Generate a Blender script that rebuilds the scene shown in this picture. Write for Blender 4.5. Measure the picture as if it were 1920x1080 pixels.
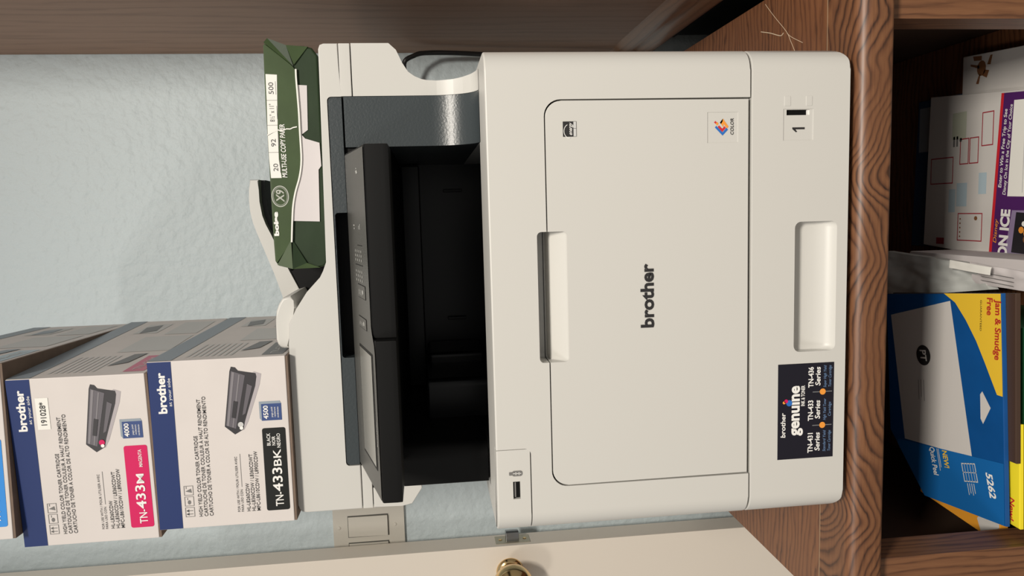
import bpy, bmesh, math, random
from mathutils import Vector, Matrix
random.seed(7)
for o in list(bpy.data.objects):
    bpy.data.objects.remove(o, do_unlink=True)
scene = bpy.context.scene
C = scene.collection

# ------------------------------------------------------------------ camera
def camera_axes(yaw, pitch, roll):
    cy, sy, cp, sp = math.cos(yaw), math.sin(yaw), math.cos(pitch), math.sin(pitch)
    f = Vector((-sy*cp, cy*cp, sp)); r = Vector((cy, sy, 0)); u = r.cross(f)
    c, s = math.cos(roll), math.sin(roll)
    return c*r + s*u, -s*r + c*u, f
r_, u_, f_ = camera_axes(.1038, -.1110, -.0398)
cam_data = bpy.data.cameras.new('camera')
cam = bpy.data.objects.new('camera', cam_data); C.objects.link(cam)
# the phone was held on its side: image-up is the room's right, image-left is the room's up
m3 = Matrix((-u_, r_, -f_)).transposed()
cam.matrix_world = Matrix.Translation((.0786, -.6558, .4004)) @ m3.to_4x4()
cam_data.sensor_width = 36.0; cam_data.lens = 1387/1920*36
cam_data.clip_start = .02
scene.camera = cam

# ------------------------------------------------------------------ light
world = bpy.data.worlds.new('world'); scene.world = world; world.use_nodes = True
bg = world.node_tree.nodes['Background']
bg.inputs[0].default_value = (.97, .95, .92, 1); bg.inputs[1].default_value = .38
def area(name, loc, target, sx, sy, power, col):
    l = bpy.data.lights.new(name, 'AREA'); l.shape = 'RECTANGLE'; l.size = sx; l.size_y = sy
    l.energy = power; l.color = col
    o = bpy.data.objects.new(name, l); C.objects.link(o); o.location = loc
    o.rotation_euler = (Vector(target)-Vector(loc)).to_track_quat('-Z', 'Y').to_euler()
    return o
area('ceiling_light', (.42, -1.60, 1.62), (.42, -1.60, 0), .40, .40, 75, (1, .93, .83))
area('left_fill_light', (-.95, -1.45, 1.62), (-.95, -1.45, 0), .40, .40, 14, (1, .94, .86))  # added fill lamp, brightens the left wall, the door and the oak panel
vs = scene.view_settings
vs.view_transform = 'Standard'; vs.look = 'None'; vs.gamma = 1; vs.use_curve_mapping = False
vs.exposure = 0.0

# ------------------------------------------------------------------ materials
M = {}
def mat(name, col, rough=.5, metal=0.0, bump=0.0, bscale=200., var=0.0, vscale=8., coat=0.0, trans=0.0, spec=.5, bdist=.001):
    m = bpy.data.materials.new(name); m.use_nodes = True
    nt = m.node_tree; b = nt.nodes['Principled BSDF']
    b.inputs['Base Color'].default_value = (*col, 1); b.inputs['Roughness'].default_value = rough
    b.inputs['Metallic'].default_value = metal
    b.inputs['Specular IOR Level'].default_value = spec
    b.inputs['Coat Weight'].default_value = coat
    b.inputs['Transmission Weight'].default_value = trans
    tc = nt.nodes.new('ShaderNodeTexCoord')
    if var > 0:
        n = nt.nodes.new('ShaderNodeTexNoise'); n.inputs['Scale'].default_value = vscale; n.inputs['Detail'].default_value = 4
        nt.links.new(tc.outputs['Object'], n.inputs['Vector'])
        r = nt.nodes.new('ShaderNodeValToRGB')
        r.color_ramp.elements[0].position = .3; r.color_ramp.elements[1].position = .7
        r.color_ramp.elements[0].color = (*[c*(1-var) for c in col], 1)
        r.color_ramp.elements[1].color = (*[min(1, c*(1+var)) for c in col], 1)
        nt.links.new(n.outputs['Fac'], r.inputs['Fac']); nt.links.new(r.outputs['Color'], b.inputs['Base Color'])
    if bump > 0:
        n = nt.nodes.new('ShaderNodeTexNoise'); n.inputs['Scale'].default_value = bscale; n.inputs['Detail'].default_value = 3
        nt.links.new(tc.outputs['Object'], n.inputs['Vector'])
        bp = nt.nodes.new('ShaderNodeBump'); bp.inputs['Strength'].default_value = bump; bp.inputs['Distance'].default_value = bdist
        nt.links.new(n.outputs['Fac'], bp.inputs['Height']); nt.links.new(bp.outputs['Normal'], b.inputs['Normal'])
    M[name] = m
    return m

def wood(name, axis, light, mid, dark, rough=.4, coat=.2, freq=180., wob=7., along=5., across=14., seed=0.0, pores=.45):
    """oak: growth rings run along the given object axis, bent into cathedrals, with fine dark pores"""
    m = bpy.data.materials.new(name); m.use_nodes = True
    nt = m.node_tree; b = nt.nodes['Principled BSDF']; N = nt.nodes.new; L = nt.links.new
    tc = N('ShaderNodeTexCoord'); ax = 'XYZ'.index(axis)
    def mapped(al, ac):
        mp = N('ShaderNodeMapping'); sc = [ac]*3; sc[ax] = al
        mp.inputs['Scale'].default_value = sc; mp.inputs['Location'].default_value = (seed, seed*1.7, seed*.6)
        L(tc.outputs['Object'], mp.inputs['Vector']); return mp
    def noise(al, ac, detail, rough_=.5):
        n = N('ShaderNodeTexNoise'); n.inputs['Scale'].default_value = 1; n.inputs['Detail'].default_value = detail; n.inputs['Roughness'].default_value = rough_
        L(mapped(al, ac).outputs[0], n.inputs['Vector']); return n.outputs['Fac']
    def math_(op, a, b_):
        k = N('ShaderNodeMath'); k.operation = op
        for i, v in enumerate((a, b_)):
            if v is None: continue
            if isinstance(v, (int, float)): k.inputs[i].default_value = v
            else: L(v, k.inputs[i])
        return k.outputs[0]
    sep = N('ShaderNodeSeparateXYZ'); L(tc.outputs['Object'], sep.inputs[0])
    oth = [sep.outputs[i] for i in range(3) if i != ax]
    phase = math_('ADD', math_('MULTIPLY', math_('ADD', oth[0], oth[1]), freq), math_('MULTIPLY', noise(along, across, 2), wob))
    phase = math_('ADD', phase, math_('MULTIPLY', noise(along*4, across*8, 3), 1.6))
    fr = math_('FRACT', phase, None)
    ring_ = N('ShaderNodeValToRGB'); e = ring_.color_ramp.elements
    e[0].position = 0; e[0].color = (.40, .40, .40, 1); e[1].position = 1; e[1].color = (.22, .22, .22, 1)
    for p_, v in ((.22, .72), (.50, .66), (.72, .42), (.88, .10)):
        k = e.new(p_); k.color = (v, v, v, 1)
    L(fr, ring_.inputs['Fac'])
    fine = noise(22, 520, 5, .75)
    # the dark latewood comes and goes along the grain
    fade = N('ShaderNodeMapRange'); fade.inputs[1].default_value = .35; fade.inputs[2].default_value = .65; fade.inputs[3].default_value = .5; fade.inputs[4].default_value = 1.0
    L(noise(along*2.2, across*5, 3), fade.inputs[0])
    base_ = N('ShaderNodeMix'); base_.data_type = 'FLOAT'; base_.inputs[2].default_value = .55
    L(fade.outputs[0], base_.inputs[0]); L(ring_.outputs['Color'], base_.inputs[3])
    mx = N('ShaderNodeMix'); mx.data_type = 'FLOAT'; mx.inputs[0].default_value = pores
    L(base_.outputs[0], mx.inputs[2]); L(fine, mx.inputs[3])
    cr = N('ShaderNodeValToRGB'); e = cr.color_ramp.elements
    e[0].position = .22; e[0].color = (*dark, 1); e[1].position = .75; e[1].color = (*light, 1)
    k = e.new(.48); k.color = (*mid, 1)
    L(mx.outputs[0], cr.inputs['Fac']); L(cr.outputs['Color'], b.inputs['Base Color'])
    b.inputs['Roughness'].default_value = rough; b.inputs['Coat Weight'].default_value = coat; b.inputs['Coat Roughness'].default_value = .3
    bp = N('ShaderNodeBump'); bp.inputs['Strength'].default_value = .12; bp.inputs['Distance'].default_value = .0005
    L(fine, bp.inputs['Height']); L(bp.outputs['Normal'], b.inputs['Normal'])
    M[name] = m

mat('shell', (.565, .555, .523), .42, bump=.02, bscale=1800)
mat('shell_shadowgap', (.10, .10, .09), .7)
mat('dark_grain', (.038, .047, .051), .32, bump=.20, bscale=420)
mat('charcoal', (.030, .031, .030), .5, bump=.15, bscale=900)
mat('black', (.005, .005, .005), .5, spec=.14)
mat('black_gloss', (.004, .0045, .0055), .3, spec=.3)
mat('panel_face', (.060, .059, .054), .40, bump=.05, bscale=1500)
mat('screen', (.20, .195, .175), .18)
mat('panel_mark', (.38, .38, .36), .5)
mat('ink', (.018, .017, .018), .5)
mat('ink_grey', (.16, .155, .15), .6)
mat('ink_white', (.80, .79, .76), .55)
mat('ink_blue_text', (.14, .24, .42), .6)
mat('navy', (.014, .032, .13), .5, spec=.25)
mat('tile_blue', (.022, .055, .19), .5)
mat('label_navy', (.006, .006, .014), .35)
mat('magenta', (.60, .010, .105), .5, spec=.25)
mat('cyan', (.0, .22, .66), .45)
mat('label_black', (.010, .011, .010), .5, spec=.25)
mat('carton_white', (.64, .595, .57), .5, var=.02, vscale=30, spec=.3)
mat('carton_kraft', (.17, .12, .09), .85, var=.12, vscale=60)
mat('print_grey', (.54, .54, .53), .5, spec=.3)
mat('print_bluegrey', (.27, .315, .36), .5, spec=.3)
mat('print_pink', (.55, .16, .24), .5)
mat('print_dark', (.17, .175, .18), .5)
mat('toner_mid', (.105, .095, .11), .45)
mat('toner_light', (.20, .185, .20), .45)
mat('toner_dark', (.018, .016, .02), .45)
mat('toner_shadow', (.40, .365, .38), .6)
mat('orange', (.80, .30, .04), .5)
mat('red', (.55, .02, .03), .5)
mat('blue_print', (.02, .14, .48), .5)
mat('wrap_green', (.045, .072, .027), .48, bump=.12, bscale=70, var=.12, vscale=25, spec=.22)
mat('wrap_dark', (.018, .034, .014), .45, bump=.15, bscale=60, var=.15, vscale=20, spec=.22)
mat('paper', (.62, .58, .58), .75)
mat('paper_bright', (.80, .79, .74), .7)
mat('silver_print', (.40, .41, .36), .4)
mat('wall_paint', (.63, .715, .745), .55, bump=1.0, bscale=62, bdist=.0028)
mat('door_paint', (.76, .69, .60), .45, bump=.05, bscale=300)
mat('plate_plastic', (.66, .63, .56), .35)
mat('brass', (.80, .58, .30), .16, metal=1)
mat('steel', (.30, .31, .32), .35, metal=1)
mat('latch_plate', (.48, .43, .33), .35, metal=.8)
mat('cord', (.012, .012, .012), .5)
mat('floor_vinyl', (.16, .13, .10), .6, var=.15, vscale=12)
mat('seam_light', (.34, .24, .15), .5)
mat('scratch', (.62, .50, .36), .6)
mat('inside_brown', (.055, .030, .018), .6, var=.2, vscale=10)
# packs on the shelf
mat('pack_blue', (.006, .075, .26), .30, var=.08, vscale=20)
mat('pack_lightblue', (.010, .125, .38), .30)
mat('pack_yellow', (.80, .52, .04), .4)
mat('pack_yellow_bright', (.85, .70, .03), .4)
mat('pack_red', (.45, .03, .02), .5)
mat('pack_orange', (.75, .32, .03), .45)
mat('pack_brown', (.055, .030, .020), .5)
mat('pack_green', (.02, .12, .045), .45)
mat('pack_white', (.60, .575, .55), .4)
mat('pack_purple', (.075, .018, .115), .35)
mat('pack_mauve', (.26, .20, .33), .4)
mat('pack_darkblue', (.025, .06, .15), .4)
mat('pack_redline', (.32, .02, .035), .5)
mat('pack_tint', (.40, .50, .56), .5)
mat('pack_olive', (.43, .45, .36), .5)
mat('pack_brownprint', (.20, .085, .035), .5)
mat('skin_print', (.50, .24, .15), .5)
mat('bag_plastic', (.55, .57, .55), .30, bump=.3, bscale=40)
wood('oak_x', 'X', (.240, .103, .043), (.155, .060, .026), (.045, .016, .008), rough=.45, coat=.1, freq=110, wob=6, along=5, across=10)
wood('oak_nose', 'X', (.225, .100, .043), (.125, .050, .022), (.020, .008, .005), rough=.48, coat=.12, freq=80, wob=26, along=6, across=4, seed=3.1, pores=.42)
wood('oak_z', 'Z', (.215, .098, .044), (.150, .064, .029), (.055, .021, .010), rough=.48, coat=.1, freq=100, wob=5, along=3, across=12, seed=1.3)
wood('oak_panel', 'Z', (.36, .205, .128), (.30, .165, .100), (.165, .082, .048), rough=.55, coat=0, freq=34, wob=2.5, along=1.6, across=9, seed=5.2, pores=.62)
wood('oak_rail', 'Y', (.32, .160, .080), (.24, .115, .056), (.11, .048, .023), rough=.42, coat=.15, freq=80, wob=1.5, along=1.5, across=8, seed=2.2)

# ------------------------------------------------------------------ mesh helpers
BASE = {}
def smooth_by_angle(bm, deg=32):
    for f in bm.faces: f.smooth = True
    a = math.radians(deg)
    for e in bm.edges:
        e.smooth = not (len(e.link_faces) != 2 or e.calc_face_angle(0) > a)
def put(name, bm, m, parent=None, deg=32):
    """link a bmesh as ONE mesh object whose origin sits at its own centre"""
    bmesh.ops.recalc_face_normals(bm, faces=bm.faces[:])
    smooth_by_angle(bm, deg)
    lo = [min(v.co[i] for v in bm.verts) for i in range(3)]; hi = [max(v.co[i] for v in bm.verts) for i in range(3)]
    c = Vector([(a+b)/2 for a, b in zip(lo, hi)])
    if parent is None: c.z = lo[2]
    for v in bm.verts: v.co -= c
    me = bpy.data.meshes.new(name); bm.to_mesh(me); bm.free()
    me.materials.append(M[m])
    o = bpy.data.objects.new(name, me); C.objects.link(o)
    if parent is not None:
        o.parent = parent; o.location = c - BASE[parent]
    else:
        o.location = c
    BASE[o] = c
    return o
def tag(o, label=None, cat=None, group=None, kind=None):
    if label: o['label'] = label
    if cat: o['category'] = cat
    if group: o['group'] = group
    if kind: o['kind'] = kind
    return o
def thing(name, loc, label=None, cat=None, rz=0.0, local=False, group=None, kind=None):
    o = bpy.data.objects.new(name, None); C.objects.link(o)
    o.empty_display_size = .05; o.location = loc; o.rotation_euler = (0, 0, rz)
    BASE[o] = Vector((0, 0, 0)) if local else Vector(loc)
    return tag(o, label, cat, group, kind)
def bm_box(x0, x1, y0, y1, z0, z1, bev=0.0, seg=2, bm=None):
    b = bm or bmesh.new(); vs = []
    for x in (x0, x1):
        for y in (y0, y1):
            for z in (z0, z1): vs.append(b.verts.new((x, y, z)))
    fs = [(0, 1, 3, 2), (4, 6, 7, 5), (0, 4, 5, 1), (2, 3, 7, 6), (0, 2, 6, 4), (1, 5, 7, 3)]
    nf = [b.faces.new([vs[i] for i in f]) for f in fs]
    if bev:
        es = list({e for f in nf for e in f.edges})
        bmesh.ops.bevel(b, geom=es, offset=bev, segments=seg, profile=.5, affect='EDGES')
    return b
def box(name, x0, x1, y0, y1, z0, z1, m, parent=None, bev=0.0, seg=2):
    return put(name, bm_box(x0, x1, y0, y1, z0, z1, bev, seg), m, parent)
def rrect(x0, x1, z0, z1, r=(0, 0, 0, 0), n=6):
    """rounded rectangle, counter-clockwise from bottom left; r = bl, br, tr, tl"""
    if not hasattr(r, '__len__'): r = (r,)*4
    pts = []
    for (cx, cz, rr, a0) in ((x0+r[0], z0+r[0], r[0], 180), (x1-r[1], z0+r[1], r[1], 270), (x1-r[2], z1-r[2], r[2], 0), (x0+r[3], z1-r[3], r[3], 90)):
        if rr == 0: pts.append((cx, cz)); continue
        for i in range(n+1):
            a = math.radians(a0 + 90*i/n); pts.append((cx+rr*math.cos(a), cz+rr*math.sin(a)))
    return pts
def bm_prism(poly, axis, a0, a1, bev0=0.0, bev1=0.0, seg=2, bm=None):
    """polygon extruded along an axis: axis Y takes (x,z), axis X takes (y,z), axis Z takes (x,y)"""
    b = bm or bmesh.new()
    def P(p, a): return {'Y': (p[0], a, p[1]), 'X': (a, p[0], p[1]), 'Z': (p[0], p[1], a)}[axis]
    A = [b.verts.new(P(p, a0)) for p in poly]; B = [b.verts.new(P(p, a1)) for p in poly]
    n = len(poly); fa = b.faces.new(A); fb = b.faces.new(B[::-1])
    for i in range(n): b.faces.new((A[i], B[i], B[(i+1) % n], A[(i+1) % n]))
    for f, bv in ((fa, bev0), (fb, bev1)):
        if bv: bmesh.ops.bevel(b, geom=list(f.edges), offset=bv, segments=seg, profile=.5, affect='EDGES')
    return b
def prism(name, poly, axis, a0, a1, m, parent=None, bev0=0.0, bev1=0.0, seg=2, deg=32):
    return put(name, bm_prism(poly, axis, a0, a1, bev0, bev1, seg), m, parent, deg)
def bm_tube(pts, r, n=8, bm=None, closed=False):
    b = bm or bmesh.new(); pts = [Vector(p) for p in pts]; rings = []
    for i, p in enumerate(pts):
        t = (pts[min(i+1, len(pts)-1)] - pts[max(i-1, 0)]).normalized()
        s = t.cross(Vector((0, 0, 1)))
        if s.length < 1e-4: s = t.cross(Vector((1, 0, 0)))
        s.normalize(); w = s.cross(t)
        rings.append([b.verts.new(p + r*(math.cos(2*math.pi*k/n)*s + math.sin(2*math.pi*k/n)*w)) for k in range(n)])
    for a, c in zip(rings, rings[1:]):
        for k in range(n): b.faces.new((a[k], a[(k+1) % n], c[(k+1) % n], c[k]))
    b.faces.new(rings[0][::-1]); b.faces.new(rings[-1])
    return b
def bm_lathe(prof, axis_o, axis_d, n=24):
    """revolve (radius, along) pairs about axis_d through axis_o"""
    b = bmesh.new(); d = Vector(axis_d).normalized(); s = d.orthogonal().normalized(); w = d.cross(s); o = Vector(axis_o); rings = []
    for r, h in prof:
        if r < 1e-6: rings.append([b.verts.new(o + d*h)])
        else: rings.append([b.verts.new(o + d*h + r*(math.cos(2*math.pi*k/n)*s + math.sin(2*math.pi*k/n)*w)) for k in range(n)])
    for a, c in zip(rings, rings[1:]):
        for k in range(n):
            if len(a) == 1 and len(c) == 1: continue
            if len(a) == 1: b.faces.new((a[0], c[k], c[(k+1) % n]))
            elif len(c) == 1: b.faces.new((a[k], a[(k+1) % n], c[0]))
            else: b.faces.new((a[k], a[(k+1) % n], c[(k+1) % n], c[k]))
    return b
def smooth_curve(pts, n=8):
    """Catmull-Rom through the points"""
    P = [Vector(p) for p in pts]; P = [2*P[0]-P[1]] + P + [2*P[-1]-P[-2]]; out = []
    for i in range(1, len(P)-2):
        for k in range(n):
            t = k/n; a, b, c, d = P[i-1:i+3]
            out.append(.5*((2*b) + (c-a)*t + (2*a-5*b+4*c-d)*t*t + (3*b-a-3*c+d)*t**3))
    out.append(P[-2]); return out
def cut(o, *cutters):
    """boolean-subtract bmeshes given in thing space from a placed part"""
    root = o
    while root.parent: root = root.parent
    tmp = []
    for bm in cutters:
        bmesh.ops.recalc_face_normals(bm, faces=bm.faces[:])
        me = bpy.data.meshes.new('cutter'); bm.to_mesh(me); bm.free()
        c = bpy.data.objects.new('cutter', me); C.objects.link(c); c.location = Vector((0, 0, 0))
        md = o.modifiers.new('cut', 'BOOLEAN'); md.operation = 'DIFFERENCE'; md.solver = 'EXACT'; md.object = c; tmp.append(c)
    bpy.context.view_layer.update()
    dg = bpy.context.evaluated_depsgraph_get()
    me = bpy.data.meshes.new_from_object(o.evaluated_get(dg)); old = o.data; o.modifiers.clear(); o.data = me
    me.name = old.name; bpy.data.meshes.remove(old)
    for c in tmp: bpy.data.objects.remove(c, do_unlink=True)
    b = bmesh.new(); b.from_mesh(me); smooth_by_angle(b); b.to_mesh(me); b.free()
    return o

# flat print: everything below is ink on a surface, given in that surface's own frame
class Frame:
    def __init__(s, o, ex, ey): s.o = Vector(o); s.x = Vector(ex).normalized(); s.y = Vector(ey).normalized(); s.n = s.x.cross(s.y)
    def p(s, x, y, h=0.0): return s.o + s.x*x + s.y*y + s.n*h
def decal(name, fr, polys, m, parent, h=.0003, stuff=False):
    b = bmesh.new()
    for poly in polys: b.faces.new([b.verts.new(fr.p(x, y, h)) for x, y in poly])
    if not stuff: bmesh.ops.remove_doubles(b, verts=b.verts[:], dist=1e-6)
    o = bmesh_flat(name, b, m, parent, fr.n)
    if stuff: o['kind'] = 'stuff'
    return o
def decals(name, fr, groups, m, parent, h=.0003):
    for g in groups: decal(name, fr, g if hasattr(g[0][0], '__len__') else [g], m, parent, h)
def bmesh_flat(name, b, m, parent, n):
    bmesh.ops.triangulate(b, faces=b.faces[:])
    for f in b.faces:
        f.normal_update()
        if f.normal.dot(n) < 0: f.normal_flip()
    lo = [min(v.co[i] for v in b.verts) for i in range(3)]; hi = [max(v.co[i] for v in b.verts) for i in range(3)]
    c = Vector([(p+q)/2 for p, q in zip(lo, hi)])
    for v in b.verts: v.co -= c
    me = bpy.data.meshes.new(name); b.to_mesh(me); b.free(); me.materials.append(M[m])
    o = bpy.data.objects.new(name, me); C.objects.link(o); o.parent = parent; o.location = c - BASE[parent]; BASE[o] = c
    return o
_tc = {}
def text_geo(s, bold):
    k = (s, bold)
    if k not in _tc:
        cu = bpy.data.curves.new('t', 'FONT'); cu.body = s; cu.size = 1; cu.offset = bold; cu.resolution_u = 3; cu.fill_mode = 'FRONT'
        o = bpy.data.objects.new('t', cu); C.objects.link(o); bpy.context.view_layer.update()
        me = bpy.data.meshes.new_from_object(o.evaluated_get(bpy.context.evaluated_depsgraph_get()))
        v = [(p.co.x, p.co.y) for p in me.vertices]; f = [tuple(p.vertices) for p in me.polygons]
        bpy.data.objects.remove(o, do_unlink=True); bpy.data.curves.remove(cu); bpy.data.meshes.remove(me)
        _tc[k] = (v, f)
    return _tc[k]
def lettering(name, fr, items, m, parent, h=.0005):
    """one object for each line; items: (string, x, y baseline, cap height, width or None, bold, shear)"""
    for s, x, y, cap, wid, bold, shear in items:
        b = bmesh.new()
        v, f = text_geo(s, bold or 0.0)
        x0 = min(p[0] for p in v); x1 = max(p[0] for p in v)
        sy = cap/.70; sx = (wid/(x1-x0)) if wid else sy
        V = [b.verts.new(fr.p(x + (px-x0)*sx + py*sy*shear, y + py*sy, h)) for px, py in v]
        for q in f:
            try: b.faces.new([V[i] for i in q])
            except ValueError: pass
        o = bmesh_flat(name, b, m, parent, fr.n)
    return o
def ring(cx, cy, rx, ry, w, n=28, a0=0, a1=360):
    out = []
    for i in range(n):
        a = math.radians(a0+(a1-a0)*i/n); c = math.radians(a0+(a1-a0)*(i+1)/n)
        out.append([(cx+rx*math.cos(a), cy+ry*math.sin(a)), (cx+rx*math.cos(c), cy+ry*math.sin(c)),
                    (cx+(rx-w)*math.cos(c), cy+(ry-w)*math.sin(c)), (cx+(rx-w)*math.cos(a), cy+(ry-w)*math.sin(a))])
    return out
def disc(cx, cy, rx, ry=None, n=24):
    ry = ry or rx
    return [(cx+rx*math.cos(2*math.pi*i/n), cy+ry*math.sin(2*math.pi*i/n)) for i in range(n)]
def rect(x0, x1, y0, y1): return [(x0, y0), (x1, y0), (x1, y1), (x0, y1)]
def frame_lines(x0, x1, y0, y1, w):
    O = rect(x0, x1, y0, y1); I = rect(x0+w, x1-w, y0+w, y1-w)
    return [[O[i], O[(i+1) % 4], I[(i+1) % 4], I[i]] for i in range(4)]

# ================================================================== the setting
WALL_Y = .56; FLOOR_Z = -.78
tag(box('wall_back', -1.6, 1.6, WALL_Y, WALL_Y+.1, FLOOR_Z, 1.75, 'wall_paint'), 'pale blue wall with orange peel texture behind the printer', kind='structure')
tag(box('floor', -1.6, 1.6, -2.2, WALL_Y, FLOOR_Z-.05, FLOOR_Z, 'floor_vinyl'), 'brown floor under the wooden stand', kind='structure')

# open door at the left
dr = thing('door_1', (-.83, .50, FLOOR_Z), 'cream painted door leaf standing open against the wall beside the switch', kind='structure')
box('door_leaf', -1.22, -.457, .482, .526, FLOOR_Z+.01, 1.28, 'door_paint', dr, .0015)
lp = box('latch_plate', -.4575, -.4563, .490, .518, .2535, .310, 'latch_plate', dr, .0004)
for z in (.2615, .3015):
    put('screw', bm_lathe([(.0001, .0012), (.0025, .001), (.0033, 0)], (-.4563, .504, z), (1, 0, 0), 12), 'brass', lp)
prism('latch_bolt', [(-.4575, .4965), (-.4425, .4965), (-.4405, .500), (-.4440, .5135), (-.4575, .5135)], 'Z', .2715, .2925, 'steel', dr, .0008, .0008)
kn = put('door_knob', bm_lathe([(.0001, -.066), (.010, -.0658), (.020, -.063), (.0280, -.0560), (.0318, -.046), (.0300, -.036), (.0235, -.027), (.0145, -.022), (.0125, -.018), (.0125, -.006)], (-.5000, .482, .2890), (0, 1, 0), 40), 'brass', dr)
put('rosette', bm_lathe([(.0125, -.007), (.018, -.006), (.0215, -.003), (.0225, 0)], (-.5000, .4825, .2890), (0, 1, 0), 40), 'brass', kn)

# ================================================================== wooden stand
st = thing('printer_stand', (-.015, .27, FLOOR_Z), 'brown oak stand with rounded front edge carrying the printer, open shelf below', 'stand')
XL, XR = -.345, .315
box('counter_top', XL, XR, .0565, WALL_Y-.004, -.030, 0, 'oak_x', st, .0006)
box('seam_strip', XL+.001, XR-.001, .0555, .0566, -.028, .0001, 'seam_light', st)
nose = [(.0555, -.0345), (.0555, 0)] + [(.011-.012*math.sin(math.radians(a)), -.012+.012*math.cos(math.radians(a))) for a in range(0, 91, 10)] + [(-.0015, -.020), (-.0010, -.0300), (.0002, -.0330), (.003, -.0345)]
prism('front_nosing', nose, 'X', XL, XR, 'oak_nose', st, .001, .001, deg=40)
box('left_stile', XL, -.2815, .015, .057, FLOOR_Z, -.0346, 'oak_z', st, .0008)
box('right_stile', .2485, XR, .015, .057, FLOOR_Z, -.0346, 'oak_z', st, .0008)
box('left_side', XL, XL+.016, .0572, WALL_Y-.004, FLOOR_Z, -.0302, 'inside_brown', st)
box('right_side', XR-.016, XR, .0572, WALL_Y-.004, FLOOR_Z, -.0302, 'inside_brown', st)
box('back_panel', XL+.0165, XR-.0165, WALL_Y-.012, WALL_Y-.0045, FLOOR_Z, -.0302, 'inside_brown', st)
box('shelf', XL+.0165, XR-.0165, .058, WALL_Y-.0125, -.378, -.36, 'oak_x', st, .0005)
for pts in ([(.3095, .1926), (.2985, .1800), (.2865, .1656), (.2659, .1402), (.2530, .1300), (.2420, .1218)], [(.2808, .2032), (.2740, .180), (.2653, .155), (.2665, .1475)], [(.2640, .139), (.2574, .1280), (.2466, .1047)]):
    w = .0005 if len(pts) != 4 else .0009
    put('scratch', bm_tube([(x, y, -.0001) for x, y in (p[:2] for p in smooth_curve([(q[0], q[1], 0) for q in pts], 5))], w*.7, 5), 'scratch', st)

# ================================================================== wall cabinet at the right
cb = thing('oak_cabinet', (.55, .37, .02), 'tall brown oak cabinet at the right of the printer, reaching above the frame', 'cabinet')
box('side_panel', .333, .352, .17, WALL_Y-.0006, .094, 1.60, 'oak_panel', cb, .0006)
rail = [(.3395, .018), (.3335, .022), (.3285, .031), (.3265, .044), (.3275, .056), (.3300, .062), (.3270, .068), (.3265, .078), (.3290, .088), (.3330, .096), (.352, .096), (.352, .018)]
b = bmesh.new()
prism('bottom_rail', rail, 'Y', .165, WALL_Y-.0006, 'oak_rail', cb, deg=50)
box('bottom_board', .3525, .90, .17, WALL_Y-.0006, .04, .058, 'oak_x', cb)
box('back_board', .3525, .90, WALL_Y-.012, WALL_Y-.0008, .0585, 1.60, 'oak_panel', cb)
box('door_panel', .3535, .90, .150, .1645, .03, 1.58, 'oak_panel', cb, .002)

dk = thing('dark_filler', (.60, .33, FLOOR_Z), 'added black filler that darkens the gap right of the stand, under the oak cabinet', 'cabinet')  # made-up black block, added so the gap under the oak cabinet stays dark
box('filler_body', .346, .90, .12, .500, FLOOR_Z, .002, 'black', dk, .001)
box('filler_top', .343, .902, .117, .503, .0022, .0175, 'black', dk, .002)
# ================================================================== light switch
sw = thing('light_switch', (-.46, WALL_Y, .458), 'cream two rocker light switch plate on the blue wall beside the door', 'switch')
prism('cover_plate', rrect(-.5175, -.400, .4580, .5750, .004), 'Y', WALL_Y-.006, WALL_Y-.0003, 'plate_plastic', sw, .0025, 0, 3)
for x in (-.4365, -.4825):
    box('rocker_gap', x-.0185, x+.0185, WALL_Y-.0068, WALL_Y-.0055, .4845, .5510, 'shell_shadowgap', sw)  # dark plate whose colour stands in for the shaded gap round the rocker
    prism('rocker', [(WALL_Y-.0068, .4855), (WALL_Y-.0068, .5500), (WALL_Y-.0085, .5500), (WALL_Y-.0105, .4855)], 'X', x-.0172, x+.0172, 'plate_plastic', sw, .0006, .0006)
    for z in (.4735, .5655):
        put('screw', bm_lathe([(.0001, .0012), (.0024, .0009), (.0032, 0)], (x-.001, WALL_Y-.006, z), (0, -1, 0), 12), 'plate_plastic', sw)

# ================================================================== the printer
pr = thing('multifunction_printer', (0, 0, 0), 'large off-white multifunction laser printer with black control panel on the oak stand', 'printer')
HB = .346; WX = .22; DEPTH = .47
# --- paper tray
plan = rrect(-WX, WX, 0, DEPTH, (.020, .020, .008, .008), 8)
ty = put('paper_tray', bm_prism(plan, 'Z', .0085, .1028, .0008, .0008, 2), 'shell', pr)
recess = [(-.02, .0188), (0, .0190), (.0050, .0212), (.0090, .0270), (.0115, .0360), (.0125, .0460), (.0128, .0540), (.0110, .0590), (0, .0605), (-.02, .0607)]
def recess_cutter(profile, half, r, n=5):
    """recess profile (y,z) swept across X with rounded ends"""
    b = bmesh.new(); secs = []
    z0 = min(p[1] for p in profile); z1 = max(p[1] for p in profile); zc = (z0+z1)/2
    for i in range(n+1):
        a = math.radians(90*i/n); secs.append((half - r + r*math.sin(a), r*(1-math.cos(a))))
    secs = [(-x, s) for x, s in secs[::-1]] + secs
    rings = []
    for x, s in secs:
        k = 1 - 2*s/(z1-z0)
        rings.append([b.verts.new((x, y if y < .002 else y - s*.6*(y/.028), zc + (z-zc)*k)) for y, z in profile])
    m_ = len(profile)
    for a, c in zip(rings, rings[1:]):
        for k in range(m_): b.faces.new((a[k], a[(k+1) % m_], c[(k+1) % m_], c[k]))
    b.faces.new(rings[0][::-1]); b.faces.new(rings[-1]); return b
slot = bm_box(.1470, .1652, -.01, .0022, .0440, .0725)
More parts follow.
